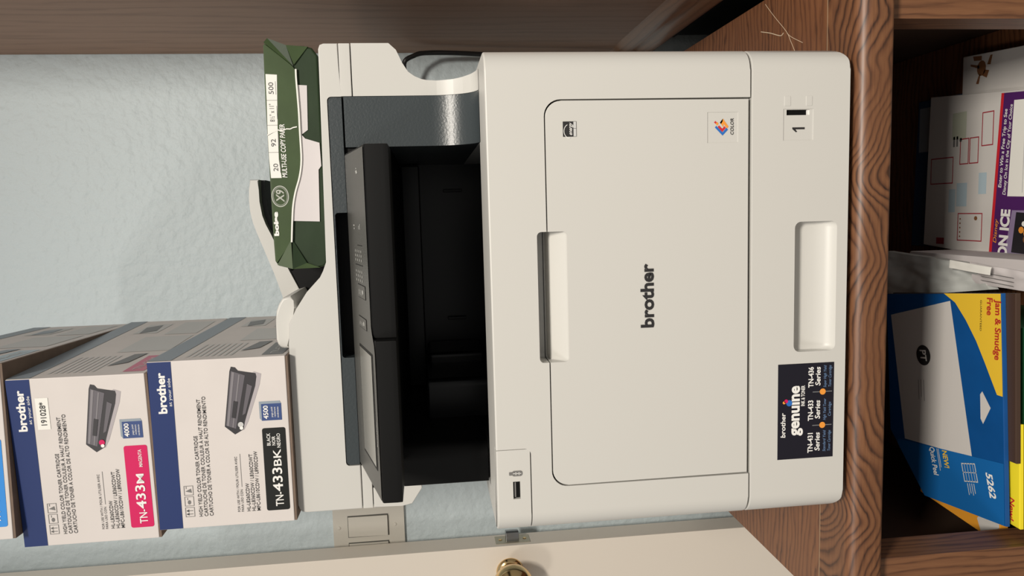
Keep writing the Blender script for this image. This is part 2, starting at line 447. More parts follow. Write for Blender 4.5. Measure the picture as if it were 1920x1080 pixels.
def corner_cutter(sx, r=.015):
    arc = [(sx*(WX-r+r*math.cos(math.radians(a))), .0085+r-r*math.sin(math.radians(a))) for a in range(0, 91, 10)]
    return bm_prism([(sx*.30, .0085+r)] + arc + [(sx*(WX-r), -.02), (sx*.30, -.02)], 'Y', -.05, .60)
cut(ty, corner_cutter(1), corner_cutter(-1))
cut(ty, recess_cutter(recess, .0615, .006), bm_box(.1362, .1646, -.01, .0007, .0438, .0728), bm_box(.1590, .1640, -.01, .010, .0470, .0695))
ind = box('paper_gauge', .1592, .1638, .004, .0095, .0490, .0665, 'black', ty)
box('gauge_flag', .1592, .1638, .002, .008, .0470, .0489, 'ink_white', ty)
for z in (.0482, .0690):
    prism('embossed_square', rrect(.1672, .1762, z-.0030, z+.0030, .0008, 3), 'Y', -.0004, .0006, 'shell', ty, .0003)
FR = Frame((0, 0, 0), (1, 0, 0), (0, 0, 1))      # the printer's front plane
decal('tray_number', FR, [[(.1462, .0520), (.1480, .0520), (.1480, .0640), (.1466, .0640), (.1462, .0630)], [(.1462, .0630), (.1462, .0610), (.1440, .0592), (.1436, .0606), (.1466, .0640)]], 'ink', ty, h=-.0004)
for f in (-.18, .18):
    put('rubber_foot', bm_lathe([(.0001, .0004), (.014, .0004), (.015, .002), (.015, .0095)], (f, .05, 0.0), (0, 0, 1), 20), 'black', pr)
    put('rubber_foot', bm_lathe([(.0001, .0004), (.014, .0004), (.015, .002), (.015, .0095)], (f, .40, 0.0), (0, 0, 1), 20), 'black', pr)
# --- engine body with front door pocket and output well
body = put('engine_body', bm_prism(plan, 'Z', .1046, HB, .0008, .0016, 3), 'shell', pr)
door_o = rrect(-.1768, .1757, .1000, .2945, (0, 0, .015, .015), 8)
hrec = [(-.02, .2756), (0, .2758), (.0030, .2768), (.0145, .2893), (.0180, .2915), (.0280, .2922), (.0280, .3018), (0, .3032), (-.02, .3034)]
usb_o = rrect(-.24, -.1386, .3136, .360, (0, .006, 0, 0), 6)
cut(body, bm_prism(door_o, 'Y', -.05, .032), recess_cutter(hrec, .0595, .004), bm_box(-.2000, .1465, .075, .42, .300, .40),
    bm_prism(usb_o, 'Y', -.05, .012))
door_i = rrect(-.1757, .1745, .1058, .2933, (0, 0, .0143, .0143), 8)
fd = put('front_door', bm_prism(door_i, 'Y', .0002, .031, .0007, 0, 2), 'shell', pr)
cut(fd, recess_cutter(hrec, .0595, .004), bm_box(.1352, .1626, -.01, .0008, .1158, .1448))
# usb panel flush with the body, following its rounded corner
us = bmesh.new()
pl_ = [(-.1392, .0002), (-.1392, .0115)] + [(-WX+.0115, .0200), ] + [(-WX+.020-.020*math.cos(math.radians(a)), .020-.020*math.sin(math.radians(a))) for a in range(0, 91, 10)]
up = put('usb_panel', bm_prism(pl_, 'Z', .3145, HB, .0004, .0016, 2), 'shell', pr)
cut(up, bm_box(-.1858, -.1692, -.01, .009, .3243, .3310))
box('usb_port', -.1853, -.1697, .003, .010, .3248, .3305, 'black', up)
box('port_tongue', -.1845, -.1705, .0018, .0035, .3282, .3297, 'ink_grey', up)
decals('usb_icon', FR, [rrect(-.1640, -.1588, .3222, .3318, .002, 3), rrect(-.1630, -.1598, .3318, .3345, .0003, 2)], 'ink_grey', up)
decal('usb_icon_marks', FR, [rect(-.1616, -.1611, .3232, .3310), rect(-.1628, -.1600, .3250, .3255), rect(-.1628, -.1600, .3280, .3285)], 'ink_white', up, h=.0006, stuff=True)
# --- logos on the front door
lettering('logo_lettering', FR, [('brother', -.0313, .1968, .0118, .0590, .032, 0)], 'ink', fd, h=.0004)
E1 = [rect(.1430, .1563, .2655, .2777)]
es = decal('energy_sticker', FR, E1, 'ink', fd, h=.0002)
decal('sticker_print', FR, ring(.1478, .2720, .0062, .0050, .0005, 16, 20, 190), 'ink_white', es, h=.0004)
lettering('sticker_lettering', FR, [('energy', .1441, .2695, .0034, .0105, .01, .35)], 'ink_white', es, h=.0005)
decals('sticker_band', FR, [rect(.1432, .1500, .2658, .2682), rect(.1503, .1560, .2658, .2682)], 'print_grey', es, h=.0005)
FC = Frame((.1489, .0008, .1310), (1, 0, 0), (0, 0, 1))
def chevron(c0, c1, half, w): return [(-half, c0), (0, c0-half), (half, c0), (half, c0+w), (0, c0-half+w), (-half, c0+w)]
def band(pts, w):
    return [[pts[i], pts[i+1], (pts[i+1][0]+w[0], pts[i+1][1]+w[1]), (pts[i][0]+w[0], pts[i][1]+w[1])] for i in range(len(pts)-1)]
# interlocked colour diamonds, drawn in the recessed square
decals('color_mark_orange', FC, [[(-.0002, -.0015), (.0045, .0020), (.0080, -.0008), (.0008, -.0062), (-.0008, -.0046), (.0035, -.0012)], [(.0045, .0020), (.0080, -.0008), (.0055, -.0006), (.0030, .0010)], [(.0018, .0048), (.0035, .0060), (.0052, .0046), (.0034, .0032)]], 'orange', fd)
decals('color_mark_blue', FC, [[(-.0072, -.0005), (.0002, .0068), (.0016, .0054), (-.0043, -.0005)], [(-.0072, -.0005), (-.0043, -.0005), (-.0002, -.0042), (-.0020, -.0056)]], 'blue_print', fd)
decals('color_mark_red', FC, [[(-.0040, -.0002), (.0006, .0042), (.0020, .0028), (-.0010, -.0002)], [(-.0040, -.0002), (-.0010, -.0002), (.0012, -.0024), (-.0004, -.0036)], [(.0034, .0062), (.0048, .0076), (.0060, .0062), (.0046, .0050)]], 'red', fd)
lettering('color_lettering', FC, [('COLOR', -.0068, -.0108, .0030, .0150, .015, .15)], 'ink', fd)
# --- toner sticker on the paper tray
gs = decal('toner_sticker', FR, [rect(-.1656, -.0727, .0197, .0758)], 'label_navy', ty, h=.0002)
lettering('sticker_lettering', FR, [('brother', -.1440, .0682, .0046, .0240, .02, .1), ('genuine', -.1430, .0545, .0108, .0490, .035, 0), ('INK & TONER', -.1140, .0490, .0036, .0200, .02, 0),
    ('TN-431', -.1605, .0405, .0050, .0195, .025, 0), ('Series', -.1590, .0335, .0050, .0180, .02, .15), ('TN-433', -.1290, .0405, .0050, .0200, .025, 0), ('Series', -.1275, .0335, .0050, .0180, .02, .15),
    ('TN-436', -.0965, .0405, .0050, .0200, .025, 0), ('Series', -.0950, .0335, .0050, .0180, .02, .15)], 'ink_white', gs, h=.0004)
lettering('sticker_small_print', FR, [('Standard Yield', -.1600, .0275, .0028, .0205, 0, .2), ('Toner Cartridge', -.1600, .0225, .0028, .0205, 0, .2), ('High Yield Toner', -.1290, .0275, .0028, .0210, 0, .2), ('Cartridge', -.1255, .0225, .0028, .0140, 0, .2),
    ('Super High Yield', -.0970, .0275, .0028, .0210, 0, .2), ('Toner Cartridge', -.0970, .0225, .0028, .0210, 0, .2)], 'ink_blue_text', gs, h=.0004)
decals('sticker_rules', FR, [rect(-.1341, -.1333, .0215, .0410), rect(-.1014, -.1006, .0215, .0410)], 'print_dark', gs, h=.0003)
decals('sticker_dots', FR, [disc(-.1337, .0310, .0030), disc(-.1010, .0310, .0030)], 'orange', gs, h=.0005)
decal('sticker_drop_blue', FR, [disc(-.1105, .0645, .0030)], 'blue_print', gs, h=.0005)
decal('sticker_drop_pink', FR, [disc(-.1085, .0677, .0019)], 'magenta', gs, h=.0006)
decal('sticker_drop_yellow', FR, [disc(-.1098, .0697, .0014)], 'orange', gs, h=.0006)

# --- output well under the scanner
YS = .10
w_ = bmesh.new()
def quad(b, *p): b.faces.new([b.verts.new(q) for q in p])
well = [(.078, .345), (.084, .337), (.13, .330), (.26, .316), (.395, .302), (.395, .298), (.07, .298), (.07, .345)]
ow = prism('output_well', well, 'X', -.1990, .1455, 'black', pr)
box('well_rear_wall', -.1990, .1925, .396, .41, .3021, .4664, 'black_gloss', pr)
box('rear_upper_plate', -.160, .1440, .368, .3955, .4085, .4330, 'black_gloss', pr, .002)
box('rear_step', -.160, -.102, .300, .3955, .3300, .4065, 'black_gloss', pr, .006, 3)
for x in (.118, -.062):
    box('eject_roller', x-.010, x-.006, .388, .3955, .350, .376, 'charcoal', pr, .001)
box('paper_rest', -.010, .045, .150, .156, .3285, .3345, 'print_dark', pr, .001)
prism('left_pillar', rrect(-.2035, -.1610, .098, .410, (.002, .016, 0, 0), 6), 'Z', HB+.0002, .4345, 'black', pr)
prism('left_pillar_inner', rrect(-.1608, -.1150, .200, .395, (0, .010, 0, 0), 5), 'Z', .3302, .4080, 'black_gloss', pr, 0, .003)
box('well_ceiling', -.2030, .1470, .102, .41, .4346, .4362, 'black', pr)
# --- right pillar: dark grained face and white outer arm, both coving forward onto the body
def arm(levels, xin, xout, yb):
    b = bmesh.new(); rows = []
    for z, yf in levels:
        xo = xout(z); xi = xin(z)
        rows.append([b.verts.new((xi, yf, z)), b.verts.new((xo, yf, z)), b.verts.new((xo, yb, z)), b.verts.new((xi, yb, z))])
    for a, c in zip(rows, rows[1:]):
        for k in range(4): b.faces.new((a[k], a[(k+1) % 4], c[(k+1) % 4], c[k]))
    b.faces.new(rows[0][::-1]); b.faces.new(rows[-1]); return b
def cove(z):
    z0, z1 = HB+.0004, .392
    if z >= z1: return YS
    t = (z1-z)/(z1-z0); return YS - .034*(1-math.sqrt(max(0, 1-t*t)))
zs = [HB+.0004 + (.392-HB-.0004)*(1-math.cos(math.pi/2*i/12)) for i in range(13)]
lev = [(z, cove(z)) for z in zs]
put('pillar_face', arm(lev + [(.420, YS), (.4772, YS)], lambda z: .1462, lambda z: .1953, .40), 'dark_grain', pr, 40)
OUT = [(.3464, .2150), (.352, .2132), (.3600, .2117), (.3690, .2106), (.385, .2100), (.395, .2106), (.4003, .2116), (.407, .2145), (.413, .2188), (.4185, .2275), (.4241, .2400), (.4311, .2464), (.4677, .2464)]
def xo(z):
    for (a, p), (c, q) in zip(OUT, OUT[1:]):
        if a <= z <= c: return p + (q-p)*(z-a)/(c-a)
    return OUT[-1][1] if z > .4 else OUT[0][1]
zz = sorted(set([round(z, 5) for z, _ in lev] + [z for z, _ in OUT]))
put('scanner_arm', arm([(z, cove(z)) for z in zz if z >= HB+.0003], lambda z: .1957, xo, .46), 'shell', pr, 40)
# --- scanner base, middle layer and lid
left_chin = [(-.2245, .4668), (-.2245, .4375), (-.2232, .4275), (-.2068, .4165), (-.2030, .4165), (-.2030, .4668)]
prism('scanner_corner', left_chin, 'Y', YS, .46, 'shell', pr, .0008)
box('scanner_base', -.2028, .1455, YS+.012, .46, .4364, .4668, 'charcoal', pr)
for nm, z0, z1, zr in (('scanner_bed', .4676, .4777, .4676), ):
    for (x0, x1) in ((-.2245, -.1782), (.1956, .2464)):
        box('scanner_bed_edge', x0, x1, YS, .46, z0 + (0 if x0 < 0 else .0012), z1 + (0 if x0 < 0 else .002), 'shell', pr, .0006)
    box('scanner_bed', -.1780, .1455, YS+.006, .46, .4670, .4785, 'black', pr)
lid = bmesh.new()
lp_ = [(-.2245, .4785), (-.2245, .5350), (-.2235, .5395), (-.2205, .5425), (-.2160, .5432), (-.0477, .5432), (-.0277, .5420), (-.0130, .5342), (.0038, .5228), (.0183, .5089), (.0240, .5045), (.0330, .5010), (.2410, .4990), (.2450, .4975), (.2464, .4940), (.2464, .4803), (.1958, .4803), (.1958, .4785)]
ld = put('scanner_lid', bm_prism(lp_, 'Y', YS, .455, .0012, 0, 3), 'shell', pr, 40)
cut(ld, bm_prism(rrect(-.1780, .1954, .4700, .4930, (0, 0, .004, .004), 5), 'Y', YS-.05, YS+.030))
# dark trim set into the lid front, with the finger notch
trim = rrect(-.1775, .1949, .4790, .4925, (0, 0, .0038, .0038), 5)
tr = put('lid_trim', bm_prism(trim, 'Y', YS+.0012, YS+.028, .0004), 'dark_grain', pr)
cut(tr, bm_prism(rrect(-.0650, .0820, .470, .4912, (.0, .0, .003, .003), 4), 'Y', YS-.05, YS+.022))
box('finger_notch', -.0655, .0825, YS+.0215, YS+.0275, .4792, .4915, 'black', pr)
# --- document feeder on top of the lid
lobe = [(-.0534, .5434), (-.0534, .5490), (-.0520, .5525), (-.0490, .5550), (-.0440, .5562), (-.0243, .5552), (-.0150, .5545), (-.0085, .5520), (-.0022, .5479), (.0000, .5395), (-.0050, .5370), (-.0130, .5342), (-.0277, .5420)]
lobe = [(x, z+.0006) for x, z in lobe]
prism('feeder_cover', lobe, 'Y', .108, .44, 'shell', pr, .0025, 0, 3, deg=40)
wing_t = [(.1215, .5936), (.1100, .5952), (.0976, .5958), (.0860, .5952), (.0745, .5932), (.0610, .5890), (.0481, .5844), (.0152, .5730), (-.0117, .5652), (-.020, .562)]
wing_b = [(-.020, .5475), (-.0048, .5455), (.0194, .5570), (.0400, .5660), (.0602, .5742), (.0720, .5795), (.0819, .5826), (.0973, .5846), (.1100, .5846), (.1215, .5838)]
prism('document_tray', wing_t + wing_b, 'Y', .20, .42, 'shell', pr, .0015, .0015, 2, deg=40)
prism('tray_underside', [(x, z-.0004) for x, z in wing_b[2:]] + [(x, z-.0052 if x < .1 else z-.004) for x, z in wing_b[2:][::-1]], 'Y', .212, .42, 'charcoal', pr)
box('feeder_throat', -.030, .024, .215, .42, .5440, .5451, 'black', pr)
prism('feeder_slot', [(-.025, .5435), (-.0120, .5352), (.0040, .5242), (.0185, .5100), (.0240, .5062), (.0252, .5062), (.0252, .5420), (.0185, .5545), (-.004, .5450)], 'Y', .2005, .42, 'black', pr)

# --- control panel
def zf(y): return .45 + (y+.01)*.027/.105
PX0, PX1, PXS = -.1760, .1400, -.020
pb = bmesh.new()
def slab(b, x0, x1, yf, yb=.1008, drop=.0):
    prof = [(yf, .4312), (yf-.0006, .436), (yf, zf(yf)-.0012), (yf+.0012, zf(yf)), (yb, zf(yb)), (yb, .4365), (yf+.05, .4312)]
    return bm_prism(prof, 'X', x0, x1, .0012, .0012, 2, b)
slab(pb, PX0, PXS-.010, -.0135); 
cp = put('control_panel', pb, 'black', pr)
rp = put('control_panel_right', slab(bmesh.new(), PXS-.0098, PX1, -.0015), 'black', pr)
FP = Frame((0, -.01, .45), (1, 0, 0), (0, .105, .027))
k_ = math.hypot(.105, .027)/.105
def py(y): return (y+.01)*k_
step = [(PX0+.002, py(-.0115)), (-.0420, py(-.0115)), (-.0340, py(-.0090)), (-.0250, py(-.002)), (-.0190, py(.0008)), (PX1-.002, py(.0008)), (PX1-.002, py(.0995)), (PX0+.002, py(.0995))]
pf = decal('panel_face', FP, [step], 'panel_face', cp, h=.0004)
# the step between both halves
decal('screen_border', FP, [rect(-.1505, -.0440, py(-.0010), py(.0650))], 'black', pf, h=.0007)
decal('touch_screen', FP, [rect(-.1478, -.0462, py(.0035), py(.0625))], 'screen', pf, h=.0010)
lettering('panel_lettering', FP, [('brother', -.126, py(-.0080), .0035, .024, .01, 0)], 'panel_mark', pf, h=.0008)
bt = []
for (x0, x1, y0, y1) in ((.0020, .0150, .018, .058), (-.0265, -.0155, .020, .060)):
    bo = decal('button', FP, [rrect(x0, x1, py(y0), py(y1), .0015, 3)], 'black', pf, h=.0006)
    decal('button_face', FP, [rrect(x0+.0007, x1-.0007, py(y0+.001), py(y1-.001), .0012, 3)], 'panel_face', bo, h=.0009)
    decal('button_mark', FP, [rect(x0+.003, x1-.005, py(y0+.016+.007*k), py(y0+.018+.007*k)) for k in range(3)] + [disc((x0+x1)/2, py(y0+.012), .0022, .003, 10)], 'panel_mark', bo, h=.0011, stuff=True)
kd = []
for cx in (.0415, .0225):
    for r in range(4):
        for c in range(3): kd.append(rect(cx-.0052+.0042*c, cx-.0030+.0042*c, py(.030+.010*r), py(.033+.010*r)))
decal('keypad_marks', FP, kd, 'panel_mark', pf, h=.0007, stuff=True)
decals('keypad_lines', FP, [rect(.0325, .0333, py(.026), py(.064)), rect(.0510, .0517, py(.026), py(.050))], 'black', pf, h=.0006)
decal('status_marks', FP, [rect(.066, .0675, py(.060), py(.064)), rect(.069, .0705, py(.060), py(.066)), rect(.0660, .0710, py(.030), py(.0325)), rect(.0660, .0695, py(.036), py(.0385))] +
      [[(.1170, py(.030)), (.1200, py(.034)), (.1192, py(.042)), (.1165, py(.038))], [(.1210, py(.032)), (.1222, py(.038)), (.1212, py(.040))]], 'panel_mark', pf, h=.0007, stuff=True)

# ================================================================== toner cartons
def toner_box(label, loc, rz, W, H, L, code, ink, names, tile, lab_w=.50, sticker=False):
    t = thing('toner_box', loc, label, 'box', rz, True, 'toner cartons stacked on the printer')
    carton = put('carton', bm_box(-W/2, W/2, 0, L, .0022, H, .0012, 2), 'carton_white', t)
    box('bottom_flap', -W/2+.0006, W/2-.0006, .0006, L-.0006, 0, .0021, 'carton_kraft', t)
    F = Frame((-W/2, 0, 0), (1, 0, 0), (0, 0, 1))
    X = lambda a: a*W
    Z = lambda b: H*(1-b)
    R = lambda a0, a1, b0, b1: rect(X(a0), X(a1), Z(b1), Z(b0))
    ft = decal('navy_band', F, [R(.004, .996, .004, .17)], 'navy', t)
    lettering('logo_lettering', F, [('brother', X(.695), Z(.120), H*.058, W*.240, .035, 0), ('at your side', X(.735), Z(.158), H*.022, W*.165, .0, 0)], 'ink_white', t)
    icons = [[], [], []]
    for k, a in enumerate((.07, .135, .20)): icons[k] += frame_lines(X(a), X(a+.058), Z(.262), Z(.195), .0005)
    for a in (.085, .105):
        icons[0] += [R(a, a+.004, .205, .25), [(X(a-.007), Z(.222)), (X(a+.011), Z(.222)), (X(a+.002), Z(.202))]]
    icons[1] += [disc(X(.158), Z(.228), .0022, .0016, 10), R(.172, .186, .215, .219)]
    icons[2] += [[(X(.215), Z(.25)), (X(.24), Z(.245)), (X(.225), Z(.205))], R(.24, .254, .21, .214)]
    for g in icons: decal('handling_icon', F, g, 'ink_grey', t, stuff=True)
    lettering('description_lettering', F, [('HIGH YIELD COLOR TONER CARTRIDGE', X(.068), Z(.318), H*.026, W*.485, .004, 0),
        ('CARTOUCHE DE TONER COULEUR À HAUT RENDEMENT', X(.068), Z(.356), H*.026, W*.70, .004, 0),
        ('CARTUCHO DE TONER A COLOR DE ALTO RENDIMIENTO', X(.068), Z(.394), H*.026, W*.715, .004, 0),
        ('FOR USE WITH / POUR UTILISER AVEC', X(.08), Z(.590), H*.017, W*.335, 0, 0), ('PARA USO CON', X(.08), Z(.617), H*.017, W*.135, 0, 0),
        ('HL-L8260CDW', X(.08), Z(.665), H*.026, W*.17, .004, 0), ('HL-L8360CDW / L8360CDWT', X(.08), Z(.702), H*.026, W*.345, .004, 0),
        ('MFC-L8610CDW / L8900CDW', X(.08), Z(.738), H*.026, W*.36, .004, 0)], 'ink', t)
    decal('rule_line', F, [R(.23, .43, .612, .615)], 'ink_grey', t)
    cl = decal('colour_label', F, [rrect(X(.075), X(.075+lab_w), Z(.955), Z(.785), .0022, 4)], ink, t)
    lettering('code_lettering', F, [('TN-', X(.10), Z(.912), H*.058, W*.085, .01, 0), ('433', X(.19), Z(.912), H*.070, W*.145, .015, 0), (code, X(.345), Z(.912), H*.056, W*(.044*len(code)+.014), .01, 0)] + names(X, Z, H, W), 'ink_white', cl, h=.0008)
    tl = decal('yield_tile', F, [R(.62, .72, .79, .935)], 'tile_blue', t)
    decal('tile_edge', F, [[(X(.72), Z(.935)), (X(.735), Z(.925)), (X(.735), Z(.775)), (X(.72), Z(.79))], [(X(.62), Z(.79)), (X(.635), Z(.775)), (X(.735), Z(.775)), (X(.72), Z(.79))]], 'print_bluegrey', t)
    lettering('yield_lettering', F, [(tile, X(.63), Z(.838), H*.034, W*.08, .02, 0), ('page yield', X(.64), Z(.872), H*.014, W*.06, 0, 0), ('rendement', X(.64), Z(.893), H*.014, W*.06, 0, 0), ('rendimiento', X(.635), Z(.915), H*.014, W*.065, 0, 0)], 'ink_white', tl, h=.0008)
    # printed picture of the cartridge, seen in perspective
    q = lambda pts: [(X(a), Z(b)) for a, b in pts]
    decal('picture_shadow', F, [q([(.57, .655), (.62, .69), (.84, .79), (.90, .805), (.915, .755), (.89, .70)])], 'toner_shadow', t, h=.0002)
    decal('picture_body', F, [q([(.548, .590), (.598, .520), (.925, .580), (.950, .592), (.945, .62), (.925, .64), (.915, .70), (.905, .765), (.885, .770), (.83, .757), (.70, .70), (.625, .668), (.575, .652)])], 'toner_dark', t, h=.0003)
    decal('picture_top', F, [q([(.582, .600), (.604, .530), (.925, .590), (.895, .688)])], 'toner_mid', t, h=.0005)
    decals('picture_highlight', F, [q([(.603, .536), (.600, .552), (.915, .614), (.920, .597)]), q([(.592, .575), (.590, .583), (.90, .652), (.902, .643)])], 'toner_light', t, h=.0007)
    decals('picture_grip', F, [q([(.650, .574), (.644, .602), (.742, .626), (.748, .596)])], 'toner_dark', t, h=.0009)
    decal('picture_panel', F, [q([(.66, .652), (.67, .675), (.83, .735), (.845, .70)])], 'toner_mid', t, h=.0006)
    decal('picture_gear', F, [disc(X(.605), Z(.636), .0028, .0028, 12)], 'magenta' if ink == 'magenta' else 'print_grey', t, h=.0009)
    decal('picture_gear_light', F, [disc(X(.585), Z(.640), .0018, .0018, 10)], 'ink_white', t, h=.0010)
    if sticker:
        s_ = decal('date_sticker', F, [R(.70, .885, .195, .285)], 'paper_bright', t, h=.0004)
        lettering('sticker_lettering', F, [("191028*", X(.725), Z(.262), H*.040, W*.135, .012, 0)], 'ink', s_, h=.0007)
    # long right side
    S = Frame((W/2, 0, 0), (0, 1, 0), (0, 0, 1)); A = lambda a: a*L
    Q = lambda a0, a1, b0, b1: rect(A(a0), A(a1), Z(b1), Z(b0))
    decal('side_band_glare', S, [Q(.003, .997, .004, .17)], 'print_bluegrey', t)  # the navy band wraps round here, its colour greyed for glare
    decal('side_label', S, [Q(.03, .26, .80, .955)], {'magenta': 'print_pink', 'label_black': 'print_dark', 'cyan': 'pack_tint'}[ink], t)
    lettering('side_code', S, [('TN-433' + code, A(.05), Z(.91), H*.06, L*.17, 0, 0)], 'print_grey', t)
    decals('side_panels', S, [Q(.34, .62, .47, .90), Q(.66, .93, .60, .90), Q(.70, .90, .28, .50)], 'print_grey', t)
    sp_ = []
    for i in range(8): sp_.append(Q(.05, .28, .24+.045*i, .258+.045*i))
    decal('side_text_lines', S, sp_, 'print_grey', t, stuff=True)
    decals('side_pictures', S, [[(A(.12), Z(.60)), (A(.16), Z(.72)), (A(.30), Z(.76)), (A(.29), Z(.66))], [(A(.70), Z(.34)), (A(.75), Z(.46)), (A(.88), Z(.42)), (A(.83), Z(.30))]], 'print_dark' if ink != 'cyan' else 'print_bluegrey', t, h=.0006)
    return t
bk = lambda X, Z, H, W: [('BLACK', X(.47), Z(.842), H*.026, W*.075, .01, 0), ('NOIR', X(.47), Z(.878), H*.026, W*.055, .01, 0), ('NEGRO', X(.455), Z(.914), H*.026, W*.085, .01, 0)]
mg = lambda X, Z, H, W: [('MAGENTA', X(.445), Z(.912), H*.026, W*.105, .01, 0)]
cy = lambda X, Z, H, W: [('CYAN', X(.445), Z(.912), H*.026, W*.07, .01, 0)]
toner_box('white toner carton with a black TN-433BK label, lowest of its stack', (-.1428, .090, .5436), 0, .1708, .1338, .310, 'BK', 'label_black', bk, '4500')
toner_box('white toner carton with a magenta TN-433M label and date sticker, middle of its stack', (-.1528, .0920, .6776), math.radians(-1.9), .170, .1295, .310, 'M', 'magenta', mg, '4000', sticker=True)
toner_box('white toner carton mostly out of frame on top of the magenta one', (-.1370, .0850, .8074), math.radians(1.8), .172, .1320, .325, 'C', 'cyan', cy, '4000')

# ================================================================== ream of paper
RY = .122
rm = thing('paper_ream', (.14, .25, .502), 'torn green wrapped ream of copy paper lying on the printer lid', 'paper ream')
wr_o = [(.0306, .5045), (.0376, .5026), (.2394, .5026), (.2470, .5080), (.2490, .5160), (.2495, .5325), (.2510, .5500), (.2495, .5545), (.1900, .5556), (.0600, .5558), (.0340, .5556), (.0300, .5530), (.0262, .5401), (.0262, .5193), (.0275, .5081)]
prism('wrapper', wr_o, 'Y', RY, .398, 'wrap_dark', rm, .0022, .003, 3, deg=40)
FRm = Frame((0, RY, 0), (1, 0, 0), (0, 0, 1))
flap_low = [(.2505, .5530), (.2383, .5385), (.2287, .5275), (.2257, .5250), (.2166, .5251), (.1973, .5246), (.1827, .5243), (.1693, .5244), (.1583, .5244), (.1362, .5245), (.1197, .5272), (.1045, .5321), (.0907, .5352), (.0754, .5369), (.0537, .5387)]
flap = flap_low + [(.0330, .5535), (.0350, .5553), (.0600, .5557), (.1900, .5555), (.2490, .5545)]
prism('upper_flap', flap, 'Y', RY-.0022, RY+.001, 'wrap_green', rm, .0005)
fl = [(p.x, p.y) for p in smooth_curve([(x, z, 0) for x, z in flap_low[3:]], 4)]
prism('torn_edge', fl + [(x, z-.0015) for x, z in fl[::-1]], 'Y', RY-.0032, RY-.0010, 'paper_bright', rm)
prism('exposed_sheet', [(.2106, .5245), (.2100, .5145), (.1661, .5160), (.1600, .5245)], 'Y', RY-.0010, RY+.001, 'paper', rm)
prism('exposed_sheet', [(.1640, .5245), (.1575, .5190), (.1531, .5052), (.1300, .5046), (.1262, .5075), (.0739, .5091), (.0753, .5368), (.0907, .5350), (.1045, .5320), (.1197, .5270), (.1362, .5244)], 'Y', RY-.0014, RY+.001, 'paper', rm)
# tucked folds at both ends
def fold(p, q, r, m):
    b = bmesh.new(); a = [b.verts.new((x, RY+y, z)) for x, z, y in (p, q, r)]; c = [b.verts.new((x, RY+.002, z)) for x, z, y in (p, q, r)]
    b.faces.new(a); b.faces.new(c[::-1])
    for i in range(3): b.faces.new((a[i], c[i], c[(i+1) % 3], a[(i+1) % 3]))
    put('fold', b, m, rm, 10)
fold((.0310, .5535, -.0024), (.0560, .5385, -.0024), (.0265, .5380, -.0050), 'wrap_green')
fold((.0265, .5380, -.0050), (.0560, .5372, -.0010), (.0320, .5240, -.0022), 'wrap_dark')
fold((.0265, .5380, -.0050), (.0320, .5240, -.0022), (.0268, .5110, -.0012), 'wrap_green')
fold((.2515, .5538, -.0030), (.2562, .5505, -.0010), (.2287, .5265, -.0015), 'wrap_green')
fold((.2562, .5505, -.0010), (.2490, .5325, -.0030), (.2287, .5265, -.0015), 'wrap_dark')
fold((.2490, .5325, -.0030), (.2478, .5116, -.0010), (.2300, .5260, -.0020), 'wrap_green')
FF = Frame((0, RY-.0022, 0), (1, 0, 0), (0, 0, 1))
lb = rm
decals('size_label', FF, [[(.2211, .5538), (.2204, .5428), (.1667, .5452), (.1613, .5552), (.1956, .5542)][::-1], [(.1606, .5552), (.1660, .5452), (.1367, .5458), (.1187, .5440), (.1187, .5545), (.1369, .5552)][::-1]], 'paper_bright', rm)
decal('label_lines', FF, [rect(.1953, .1957, .5440, .5543), rect(.1708, .1712, .5450, .5550), rect(.1440, .1444, .5457, .5552)] + [rect(a, a+.013, .5446, .5450) for a in (.2010, .1770, .1500, .1240)], 'ink_grey', lb, h=.0004, stuff=True)
lettering('label_lettering', FF, [('500', .2015, .5470, .0048, .0115, .0, 0), ('8½" x 11"', .1745, .5475, .0046, .0175, 0, 0), ('92', .1500, .5478, .0046, .0075, 0, 0), ('20', .1255, .5470, .0046, .0075, 0, 0)], 'ink', lb)
lettering('product_lettering', FF, [('MULTI-USE COPY PAPER', .1190, .5385, .0048, .0530, .015, .1), ('boise', .0605, .5502, .0042, .0245, .06, 0)], 'ink_white', rm)
em = decal('emblem', FF, ring(.1003, .5466, .0108, .0086, .0010) + ring(.1003, .5466, .0090, .0070, .0004), 'silver_print', rm)
lettering('emblem_lettering', FF, [('X9', .0945, .5428, .0078, .0120, .02, .1)], 'silver_print', em)
b = bmesh.new()
cr = [(.1613, .5556), (.1636, .5513), (.1662, .5451), (.1655, .5405), (.1672, .5365), (.1670, .5330), (.1684, .5300), (.1691, .5262)]
for (x0, z0), (x1, z1) in zip(cr, cr[1:]):
    b.faces.new([b.verts.new((x, RY-.0028, z)) for x, z in ((x0-.0005, z0), (x0+.0006, z0), (x1+.0006, z1), (x1-.0005, z1))])
bmesh_flat('wrapper_tear', b, 'paper_bright', rm, Vector((0, -1, 0)))

# ================================================================== power cord on the wall
pts = smooth_curve([(.235, .545, .30), (.262, .53, .395), (.285, .52, .4200), (.3059, .50, .4248), (.3161, .50, .4108), (.3215, .505, .3905), (.3225, .515, .33), (.318, .53, .20), (.3215, .545, .02), (.3225, .550, -.30)], 8)
tag(put('power_cord', bm_tube(pts, .0036, 10), 'cord'), 'black power cord looping behind the right arm of the printer', 'cord')

# ================================================================== packs on the shelf under the counter
UP = (0, 0, 1)
def flat_pack(name, corners, z0, z1, m, label, cat, bev=.0012, group=None):
    t = thing(name, (sum(p[0] for p in corners)/len(corners), sum(p[1] for p in corners)/len(corners), z0), label, cat, group=group)
    prism('sleeve', corners, 'Z', z0, z1, m, t, 0, bev)
    return t
def top(z): return Frame((0, 0, z), (1, 0, 0), (0, 1, 0))
